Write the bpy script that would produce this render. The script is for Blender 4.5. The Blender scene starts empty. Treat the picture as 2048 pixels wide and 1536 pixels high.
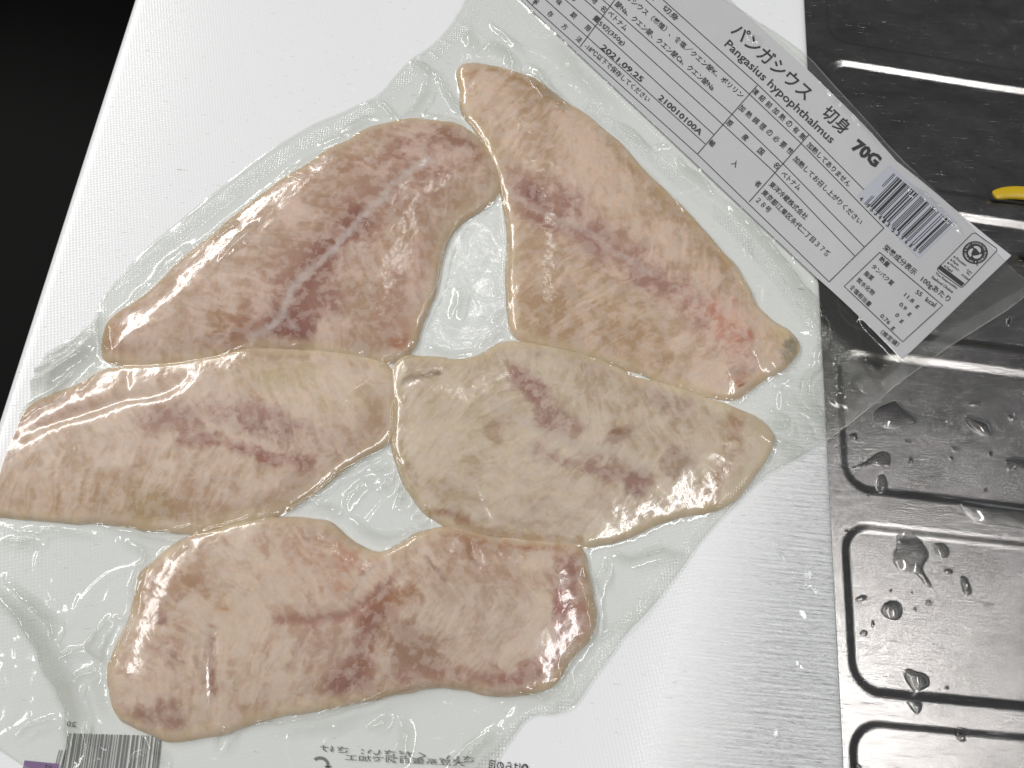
import bpy, math, random
import numpy as np
from mathutils import Matrix

# ------------------------------------------------------------------ camera, world, lamps, exposure
F = 1600.0; HC = 22.0                                   # focal length in photo pixels, camera height in cm (1 unit = 1 cm)
def _n(v):
    v = np.array(v, float); return v / np.linalg.norm(v)
YA = _n((399, 4356, -1600)); ZA = _n((53, 583, 1600)); ZA = _n(ZA - YA * np.dot(YA, ZA)); XA = np.cross(YA, ZA)
ROT = np.array([XA, YA, ZA])                            # camera axes -> world axes
sc = bpy.context.scene
sc.unit_settings.scale_length = 0.01
cd = bpy.data.cameras.new('camera'); cam = bpy.data.objects.new('camera', cd); sc.collection.objects.link(cam)
m4 = Matrix([list(ROT[i]) + [0] for i in range(3)] + [[0, 0, 0, 1]]); m4[2][3] = HC
cam.matrix_world = m4
cd.sensor_width = 36; cd.lens = F / 2048 * 36; cd.clip_start = 0.5; cd.clip_end = 2000
sc.camera = cam

w = bpy.data.worlds.new('World'); sc.world = w; w.use_nodes = True
w.node_tree.nodes['Background'].inputs[0].default_value = (0.92, 0.96, 1.0, 1)
w.node_tree.nodes['Background'].inputs[1].default_value = 0.12

def area(name, loc, target, sx, sy, power, col):
    l = bpy.data.lights.new(name, 'AREA'); l.shape = 'RECTANGLE'; l.size = sx; l.size_y = sy; l.energy = power; l.color = col
    o = bpy.data.objects.new(name, l); sc.collection.objects.link(o)
    d = _n(np.array(target, float) - np.array(loc, float)); up = np.array([0, 1, 0.0]); x = _n(np.cross(up, -d)); y = np.cross(-d, x)
    M = Matrix([[x[i], y[i], -d[i], loc[i]] for i in range(3)] + [[0, 0, 0, 1]]); o.matrix_world = M
    return o
area('tube_lamp', (66, -32, 150), (0, 8, 0), 8, 122, 150000, (1.0, 0.99, 0.97))
area('second_tube_lamp', (-14, 92, 150), (0, 8, 0), 5, 22, 8000, (1.0, 0.99, 0.95))
area('left_fill_lamp', (-108, 66, 100), (0, 8, 0), 16, 140, 175000, (1.0, 0.985, 0.95))  # added fill light from the upper left, not a tube that is seen
sc.view_settings.view_transform = 'Standard'; sc.view_settings.look = 'None'
sc.view_settings.exposure = -0.06; sc.view_settings.gamma = 1.0
sc.cycles.max_bounces = 12; sc.cycles.transparent_max_bounces = 16; sc.cycles.caustics_reflective = False
sc.cycles.sample_clamp_indirect = 12

# ------------------------------------------------------------------ projection between photo pixels and places on a plane
def p2w(px, py, z=0.0):
    px = np.asarray(px, float); py = np.asarray(py, float)
    d = np.stack([px - 1024, 768 - py, np.full_like(px, -F)], -1) @ ROT.T
    t = (np.asarray(z, float) - HC) / d[..., 2]
    return d[..., 0] * t, d[..., 1] * t
def w2p(x, y, z):
    c = np.stack([x, y, np.full_like(x, 0) + z - HC], -1) @ ROT
    return 1024 + F * c[..., 0] / -c[..., 2], 768 - F * c[..., 1] / -c[..., 2]
def P(pts, z=0.0):
    a = np.array(pts, float); x, y = p2w(a[:, 0], a[:, 1], z); return np.stack([x, y], -1)
CM = 0.0145                                             # rough cm per photo pixel
def lin(c):
    c = np.array(c, float) / 255
    return np.where(c <= 0.04045, c / 12.92, ((c + 0.055) / 1.055) ** 2.4)

# ------------------------------------------------------------------ numpy fields
def vnoise(x, y, seed):
    r = np.random.RandomState(seed).rand(256, 256)
    xi = np.floor(x).astype(int); yi = np.floor(y).astype(int); fx = x - xi; fy = y - yi
    fx = fx * fx * (3 - 2 * fx); fy = fy * fy * (3 - 2 * fy)
    a = r[xi & 255, yi & 255]; b = r[(xi + 1) & 255, yi & 255]; c = r[xi & 255, (yi + 1) & 255]; d = r[(xi + 1) & 255, (yi + 1) & 255]
    return (a * (1 - fx) + b * fx) * (1 - fy) + (c * (1 - fx) + d * fx) * fy
def fbm(x, y, seed, oct=4, gain=0.5):
    s = 0; a = 1; t = 0
    for k in range(oct):
        s = s + a * vnoise(x * 2 ** k + 17.3 * k, y * 2 ** k - 9.1 * k, seed + k); t += a; a *= gain
    return s / t
def ss(a, b, x):
    t = np.clip((x - a) / (b - a), 0, 1); return t * t * (3 - 2 * t)
def poly_sdf(poly, x, y):                               # positive inside
    d = np.full(x.shape, 1e9); ins = np.zeros(x.shape, bool); n = len(poly)
    for i in range(n):
        ax, ay = poly[i]; bx, by = poly[(i + 1) % n]
        ex, ey = bx - ax, by - ay; wx, wy = x - ax, y - ay
        t = np.clip((wx * ex + wy * ey) / (ex * ex + ey * ey + 1e-12), 0, 1)
        d = np.minimum(d, (wx - ex * t) ** 2 + (wy - ey * t) ** 2)
        c = ((ay > y) != (by > y)) & (x < (bx - ax) * (y - ay) / ((by - ay) if abs(by - ay) > 1e-9 else 1e-9) + ax)
        ins ^= c
    d = np.sqrt(d); return np.where(ins, d, -d)
def smooth_poly(poly, it=2):                            # Chaikin corner cutting
    p = np.array(poly, float)
    for _ in range(it):
        q = np.roll(p, -1, 0); a = p * .75 + q * .25; b = p * .25 + q * .75
        p = np.empty((len(a) * 2, 2)); p[0::2] = a; p[1::2] = b
    return p
def line_dist(pts, x, y):                               # distance to polyline, and the place 0..1 along it
    d = np.full(x.shape, 1e9); s = np.zeros(x.shape); p = np.array(pts, float)
    L = np.r_[0, np.cumsum(np.hypot(*(p[1:] - p[:-1]).T))]
    for i in range(len(p) - 1):
        ax, ay = p[i]; ex, ey = p[i + 1] - p[i]; wx, wy = x - ax, y - ay
        t = np.clip((wx * ex + wy * ey) / (ex * ex + ey * ey + 1e-12), 0, 1)
        q = (wx - ex * t) ** 2 + (wy - ey * t) ** 2; m = q < d
        d = np.where(m, q, d); s = np.where(m, (L[i] + t * (L[i + 1] - L[i])) / L[-1], s)
    return np.sqrt(d), s
def smooth_line(pts, it=2):
    p = np.array(pts, float)
    for _ in range(it):
        a = p[:-1] * .75 + p[1:] * .25; b = p[:-1] * .25 + p[1:] * .75
        q = np.empty((len(a) * 2 + 2, 2)); q[0] = p[0]; q[-1] = p[-1]; q[1:-1:2] = a; q[2:-1:2] = b; p = q
    return p
def blur(f):
    g = np.pad(f, 1, mode='edge')
    return (g[1:-1, 1:-1] * 4 + 2 * (g[:-2, 1:-1] + g[2:, 1:-1] + g[1:-1, :-2] + g[1:-1, 2:]) + g[:-2, :-2] + g[:-2, 2:] + g[2:, :-2] + g[2:, 2:]) / 16

# ------------------------------------------------------------------ mesh and object helpers
def mesh_from(name, co, faces, smooth=True):
    me = bpy.data.meshes.new(name); faces = np.asarray(faces, np.int32); k = faces.shape[1]
    me.vertices.add(len(co)); me.vertices.foreach_set('co', np.asarray(co, np.float32).ravel())
    me.loops.add(faces.size); me.loops.foreach_set('vertex_index', faces.ravel())
    me.polygons.add(len(faces)); me.polygons.foreach_set('loop_start', np.arange(0, faces.size, k, dtype=np.int32))
    me.polygons.foreach_set('loop_total', np.full(len(faces), k, np.int32))
    if smooth: me.polygons.foreach_set('use_smooth', np.ones(len(faces), bool))
    me.update(calc_edges=True); return me
def obj(name, me, mat=None, parent=None, **props):
    o = bpy.data.objects.new(name, me); sc.collection.objects.link(o)
    if mat and me: me.materials.append(mat)
    if parent: o.parent = parent
    for k, v in props.items(): o[k] = v
    return o
def empty(name, label, cat, group=None, loc=(0, 0, 0)):
    o = obj(name, None, label=label, category=cat)
    o.location = loc
    if group: o['group'] = group
    return o
def grid_mesh(name, X, Y, Z, sdf, attrs=None, bottom=None):
    """Sheet over the cells touched by sdf>0, its rim pulled onto the outline; optional flat underside."""
    ny, nx = X.shape; ins = sdf > 0
    cell = ins[:-1, :-1] | ins[1:, :-1] | ins[:-1, 1:] | ins[1:, 1:]
    idx = np.arange(ny * nx).reshape(ny, nx)
    f = np.stack([idx[:-1, :-1][cell], idx[:-1, 1:][cell], idx[1:, 1:][cell], idx[1:, :-1][cell]], -1)
    used = np.zeros(ny * nx, bool); used[f.ravel()] = True
    gy, gx = np.gradient(sdf, Y[1, 0] - Y[0, 0], X[0, 1] - X[0, 0]); g = np.sqrt(gx * gx + gy * gy) + 1e-6
    out = ~ins; X = np.where(out, X - sdf * gx / g ** 2, X); Y = np.where(out, Y - sdf * gy / g ** 2, Y)
    remap = np.full(ny * nx, -1); remap[used] = np.arange(used.sum())
    co = np.stack([X, Y, Z], -1).reshape(-1, 3)[used]; f = remap[f]
    n = len(co)
    if bottom is not None:
        e = np.concatenate([f[:, [0, 1]], f[:, [1, 2]], f[:, [2, 3]], f[:, [3, 0]]])
        key = {}
        a = e[:, 0].astype(np.int64) * n + e[:, 1]; b = e[:, 1].astype(np.int64) * n + e[:, 0]
        rim = e[~np.isin(a, b)]
        low = co.copy(); low[:, 2] = bottom
        co = np.concatenate([co, low]); f = np.concatenate([f, f[:, ::-1] + n, np.stack([rim[:, 1], rim[:, 0], rim[:, 0] + n, rim[:, 1] + n], -1)])
    me = mesh_from(name, co, f)
    for k, v in (attrs or {}).items():
        if v.ndim == 2:
            a = me.attributes.new(k, 'FLOAT', 'POINT'); vv = v.ravel()[used]
            if bottom is not None: vv = np.concatenate([vv, vv])
            a.data.foreach_set('value', vv.astype(np.float32))
        else:
            a = me.attributes.new(k, 'FLOAT_COLOR', 'POINT'); vv = np.concatenate([v.reshape(-1, 3)[used], np.ones((used.sum(), 1))], 1)
            if bottom is not None: vv = np.concatenate([vv, vv])
            a.data.foreach_set('color', vv.astype(np.float32).ravel())
    return me

# ------------------------------------------------------------------ materials
class M:
    def __init__(s, name):
        s.m = bpy.data.materials.new(name); s.m.use_nodes = True; s.t = s.m.node_tree; s.N = s.t.nodes; s.L = s.t.links
        s.b = s.N['Principled BSDF']; s.o = s.N['Material Output']
    def n(s, ty, ins=None, **kw):
        a = s.N.new(ty)
        for k, v in kw.items(): setattr(a, k, v)
        for k, v in (ins or {}).items():
            if isinstance(v, bpy.types.NodeSocket): s.L.new(v, a.inputs[k])
            else: a.inputs[k].default_value = v
        return a
    def set(s, **kw):
        for k, v in kw.items():
            k = k.replace('_', ' ')
            if isinstance(v, bpy.types.NodeSocket): s.L.new(v, s.b.inputs[k])
            else: s.b.inputs[k].default_value = v
    def coord(s, scale=(1, 1, 1), rot=(0, 0, 0)):
        tc = s.n('ShaderNodeTexCoord'); mp = s.n('ShaderNodeMapping', {'Vector': tc.outputs['Object'], 'Scale': scale, 'Rotation': rot}); return mp.outputs[0]
    def noise(s, vec, scale, detail=4, rough=.5, dist=0):
        return s.n('ShaderNodeTexNoise', {'Vector': vec, 'Scale': scale, 'Detail': detail, 'Roughness': rough, 'Distortion': dist}).outputs[0]
    def ramp(s, fac, stops):
        r = s.n('ShaderNodeValToRGB', {'Fac': fac}); e = r.color_ramp.elements
        while len(e) < len(stops): e.new(0.5)
        for k, (p, c) in enumerate(stops):
            e[k].position = p; e[k].color = (*c, 1) if not np.isscalar(c) else (c, c, c, 1)
        return r.outputs[0]
    def math(s, op, a, b=0.0, c=None, clamp=False):
        d = {0: a, 1: b}
        if c is not None: d[2] = c
        return s.n('ShaderNodeMath', d, operation=op, use_clamp=clamp).outputs[0]
    def mix(s, fac, a, b):
        q = s.n('ShaderNodeMix', data_type='RGBA')
        for i, v in ((0, fac), (6, a), (7, b)):
            if isinstance(v, bpy.types.NodeSocket): s.L.new(v, q.inputs[i])
            else: q.inputs[i].default_value = v if np.isscalar(v) else (*v, 1)
        return q.outputs[2]
    def bump(s, h, strength=1, dist=0.01, normal=None):
        d = {'Height': h, 'Strength': strength, 'Distance': dist}
        if normal is not None: d['Normal'] = normal
        return s.n('ShaderNodeBump', d).outputs[0]

def plain(name, col, rough=.5, metal=0):
    q = M(name); q.set(Base_Color=(*col, 1), Roughness=rough, Metallic=metal); return q.m

def mat_board():
    q = M('white_polyethylene')
    c = q.coord(); big = q.noise(c, .25, 3)
    fl = q.ramp(q.noise(q.coord((1.0, 4.5, 1), (0, 0, .18)), 1.9, 4, .62, .4), [(.66, 0.), (.71, 1.)])   # knife burrs, with their specular glints painted in as white
    nick = q.ramp(q.noise(q.coord((.9, 12, 1), (0, 0, .12)), 1.3, 2, .5), [(.775, 0.), (.79, 1.)])
    q.set(Base_Color=q.mix(nick, q.mix(fl, q.mix(big, (.80, .815, .83), (.84, .85, .855)), (.95, .95, .95)), (.25, .25, .25)))
    weave = q.coord((1, 1, 1), (0, 0, .5)); sx = q.n('ShaderNodeSeparateXYZ', {0: weave})
    a = q.math('SINE', q.math('MULTIPLY', sx.outputs[0], 46.)); b = q.math('SINE', q.math('MULTIPLY', sx.outputs[1], 46.))
    wv = q.math('MULTIPLY', a, b)
    st = q.noise(q.coord((.6, 8, 1), (0, 0, .07)), 1.6, 7, .62, .5)      # long shallow knife wear across the board
    fine = q.noise(q.coord((4, 26, 1), (0, 0, .1)), 1.0, 4, .6)
    sp = q.math('SUBTRACT', 1., q.ramp(q.noise(q.coord((1.2, 6, 1), (0, 0, .25)), 2.2, 2, .5), [(.70, 0.), (.76, 1.)]))
    att = q.n('ShaderNodeAttribute', attribute_name='wear').outputs['Fac']
    wear = q.math('MULTIPLY_ADD', att, 1.0, .008)
    n1 = q.bump(wv, q.math('MULTIPLY_ADD', q.n('ShaderNodeAttribute', attribute_name='wear').outputs['Fac'], .3, .18), .007)
    n2 = q.bump(st, wear, .14, n1)
    n3 = q.bump(fine, wear, .012, n2)
    n4 = q.bump(sp, .6, .02, n3)
    q.set(Normal=n4, Roughness=q.math('MULTIPLY_ADD', att, -.15, .27), Specular_IOR_Level=.5)
    return q.m

def mat_steel(deep=False):
    q = M('brushed_steel' if not deep else 'shaded_sink_steel')
    c = q.coord()
    st = q.noise(q.coord((.35, 9, 1), (0, 0, -.18)), 3., 9, .72, .3)
    st2 = q.noise(q.coord((.7, 30, 1), (0, 0, -.32)), 2.2, 4, .6)
    bl = q.ramp(q.noise(q.coord((1, 1.6, 1), (0, 0, -.2)), .6, 7, .70, .4), [(.15, 0.), (.85, 1.)])
    spots = q.noise(c, 5, 3, .5)
    q.set(Base_Color=q.mix(q.ramp(spots, [(.70, 0.), (.76, 1.)]), q.mix(bl, (.19, .182, .178), (.40, .388, .382)), (.16, .14, .12)), Metallic=1.0)
    scr = q.ramp(q.noise(q.coord((.5, 14, 1), (0, 0, -.24)), 2.0, 3, .5), [(.66, 0.), (.72, 1.)])
    n = q.bump(st, .6, .010); n = q.bump(st2, .5, .004, n); n = q.bump(scr, .5, .008, n)
    q.set(Normal=n, Roughness=q.math('MULTIPLY_ADD', bl, .10, .20))
    
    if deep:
        q = M('shaded_sink_steel'); q.set(Base_Color=(.004, .004, .004, 1), Roughness=.5, Specular_IOR_Level=.03)  # shade of the deep basin is put into this near-black colour
    return q.m

def mat_film(name='clear_film', haze=.045, tint=(.984, .987, .978), gloss=1.0):
    q = M(name); c = q.coord()
    seal = q.n('ShaderNodeAttribute', attribute_name='seal').outputs['Fac']; rim = q.n('ShaderNodeAttribute', attribute_name='rim').outputs['Fac']
    cr = q.coord((1, 1, 1), (0, 0, .72)); sx = q.n('ShaderNodeSeparateXYZ', {0: cr})
    a = q.math('SINE', q.math('MULTIPLY', sx.outputs[0], 54.)); b = q.math('SINE', q.math('MULTIPLY', sx.outputs[1], 54.))
    dots = q.math('MULTIPLY', q.math('MULTIPLY', a, b), seal)
    soft = q.noise(c, 1.3, 3, .5, .6); fine = q.noise(c, 9., 3, .55, .8)
    n = q.bump(soft, .5, .05); n = q.bump(fine, .16, .010, n); n = q.bump(dots, 1., .013, n)
    bf = q.n('ShaderNodeNewGeometry').outputs['Backfacing']       # a thin sheet reflects alike from both sides
    fr = q.n('ShaderNodeFresnel', {'IOR': q.math('MULTIPLY_ADD', bf, 1 / 1.5 - 1.5, 1.5), 'Normal': n}).outputs[0]
    fac = q.math('MULTIPLY', fr, gloss, clamp=True)
    fo = q.n('ShaderNodeAttribute', attribute_name='fold').outputs['Fac']      # doubled, slanting film takes more light
    tr = q.n('ShaderNodeBsdfTransparent', {'Color': q.mix(fo, tint, (.82, .83, .80))}); gl = q.n('ShaderNodeBsdfAnisotropic', {'Color': (1, 1, 1, 1), 'Roughness': .15, 'Normal': n}, distribution='GGX')
    df = q.n('ShaderNodeBsdfDiffuse', {'Color': (.68, .69, .66, 1), 'Normal': n})
    hz = q.math('ADD', q.math('MULTIPLY_ADD', seal, .06, haze), q.math('MULTIPLY', rim, .30))
    m1 = q.n('ShaderNodeMixShader', {0: hz, 1: tr.outputs[0], 2: df.outputs[0]})
    m2 = q.n('ShaderNodeMixShader', {0: fac, 1: m1.outputs[0], 2: gl.outputs[0]})
    q.L.new(m2.outputs[0], q.o.inputs[0]); return q.m

def mat_fish():
    q = M('fish_flesh'); col = q.n('ShaderNodeAttribute', attribute_name='flesh').outputs['Color']
    c = q.coord(); a = q.noise(c, 3, 5, .6, .25); b = q.noise(c, 22, 3, .6)
    col = q.mix(q.ramp(a, [(.48, 0.), (.56, .35)]), col, (.66, .53, .475))
    k = q.math('MULTIPLY_ADD', b, .14, .93)
    v = q.n('ShaderNodeVectorMath', {0: col, 3: k}, operation='SCALE').outputs[0]
    q.set(Base_Color=v, Roughness=.42, Normal=q.bump(a, .3, .03), Subsurface_Weight=.45, Subsurface_Radius=(1.0, .45, .3), Subsurface_Scale=.10, Specular_IOR_Level=.35)
    return q.m

def mat_water():
    q = M('water'); q.set(Base_Color=(1, 1, 1, 1), Roughness=.0, IOR=1.333, Transmission_Weight=1.0); return q.m

BOARD, STEEL, DEEP, FILM, BACK, FISH, WATER = mat_board(), mat_steel(), mat_steel(True), mat_film(), mat_film('clear_back_film', .012, (.985, .987, .978), .4), mat_fish(), mat_water()
THINWATER = mat_film('thin_water', .0, (.97, .975, .975), 1.0)
def mat_paper():
    q = M('label_paper'); c = q.coord(); q.set(Base_Color=q.mix(q.noise(c, 1.2, 4), (.555, .55, .59), (.62, .615, .645)), Roughness=.6, Normal=q.bump(q.noise(c, 1.0, 2), .4, .03)); return q.m
PAPER = mat_paper(); STICKER = plain('sticker_paper', (.54, .55, .64), .35); INK = plain('black_ink', (.012, .012, .014), .5)
GREYINK = plain('grey_ink', (.17, .17, .17), .5)
PURPLE = plain('purple_paper', (.20, .11, .26), .5)

# ------------------------------------------------------------------ the setting: sink, drainboard, board
SZ = -1.0                                               # height of the steel
def steel_height(x, y):
    v = y + (x - 10) * 0.085 * np.clip(y, -5, 25) / 22
    h = np.zeros_like(x)
    for (top, bot) in ((28.0, 23.1), (22.1, 17.15), (16.2, 11.45), (10.55, 6.15), (5.0, 0.50), (-.35, -5.0)):
        cx, cy = 60.0, (top + bot) / 2; hx = 60 - 9.95 - .02 * top; hy = (top - bot) / 2; r = .75
        qx = np.abs(x - cx) - hx + r; qy = np.abs(v - cy) - hy + r
        d = np.hypot(np.maximum(qx, 0), np.maximum(qy, 0)) + np.minimum(np.maximum(qx, qy), 0) - r
        h = h - (.06 if 6 < bot < 7 else .12) * ss(.17, -.13, d)
    return h + .01 * np.sin(x * .7 + y * .3)
nx, ny = 330, 760
X, Y = np.meshgrid(np.linspace(8.0, 22, nx), np.linspace(-8, 30, ny))
Z = SZ + steel_height(X, Y)
drain = obj('steel_counter', grid_mesh('steel_counter', X, Y, Z, np.ones_like(X)), STEEL, kind='structure')
# sink basin: a deep steel bowl left of the drainboard, its rim under the board
def box_mesh(name, x0, x1, y0, y1, z0, z1, inward=False):
    v = [(x, y, z) for z in (z0, z1) for y in (y0, y1) for x in (x0, x1)]
    f = [(0, 2, 3, 1), (4, 5, 7, 6), (0, 1, 5, 4), (2, 6, 7, 3), (0, 4, 6, 2), (1, 3, 7, 5)]
    if inward: f = [f[0][::-1], f[2], f[3], f[4], f[5]]
    me = bpy.data.meshes.new(name); me.from_pydata(v, [], f); me.update(); return me
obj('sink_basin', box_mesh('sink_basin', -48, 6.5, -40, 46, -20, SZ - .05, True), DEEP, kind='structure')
me = bpy.data.meshes.new('sink_rim'); me.from_pydata([(6.5, -8, SZ - .05), (8.2, -8, SZ - .02), (8.2, 30, SZ - .02), (6.5, 30, SZ - .05)], [], [(0, 1, 2, 3)])
obj('counter_edge', me, STEEL, kind='structure')

# cutting board with rounded edges, 9 mm thick, resting across sink and drainboard
bx0, bx1, by0, by1 = -14.33, 9.24, -9.0, 33.0
xs = np.r_[bx0, bx0 + .06, np.linspace(bx0 + .2, bx1 - .2, 120), bx1 - .06, bx1]; ys = np.r_[by0, by0 + .06, np.linspace(by0 + .2, by1 - .2, 220), by1 - .06, by1]
X, Y = np.meshgrid(xs, ys); e = np.minimum(np.minimum(X - bx0, bx1 - X), np.minimum(Y - by0, by1 - Y))
Z = -np.where(e < .03, .07, np.where(e < .1, .02, 0))
wear = ss(4.5, 9.2, X + .25 * (4 - Y)) * ss(14, 6, Y) + .05 * ss(-10, -13, X) * ss(4, 10, Y)
me = grid_mesh('cutting_board', X, Y, Z, np.ones_like(X), {'wear': wear}, bottom=-.93)
board = obj('cutting_board', me, BOARD, label='white plastic cutting board lying across the sink under the bag', category='cutting board')

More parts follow.
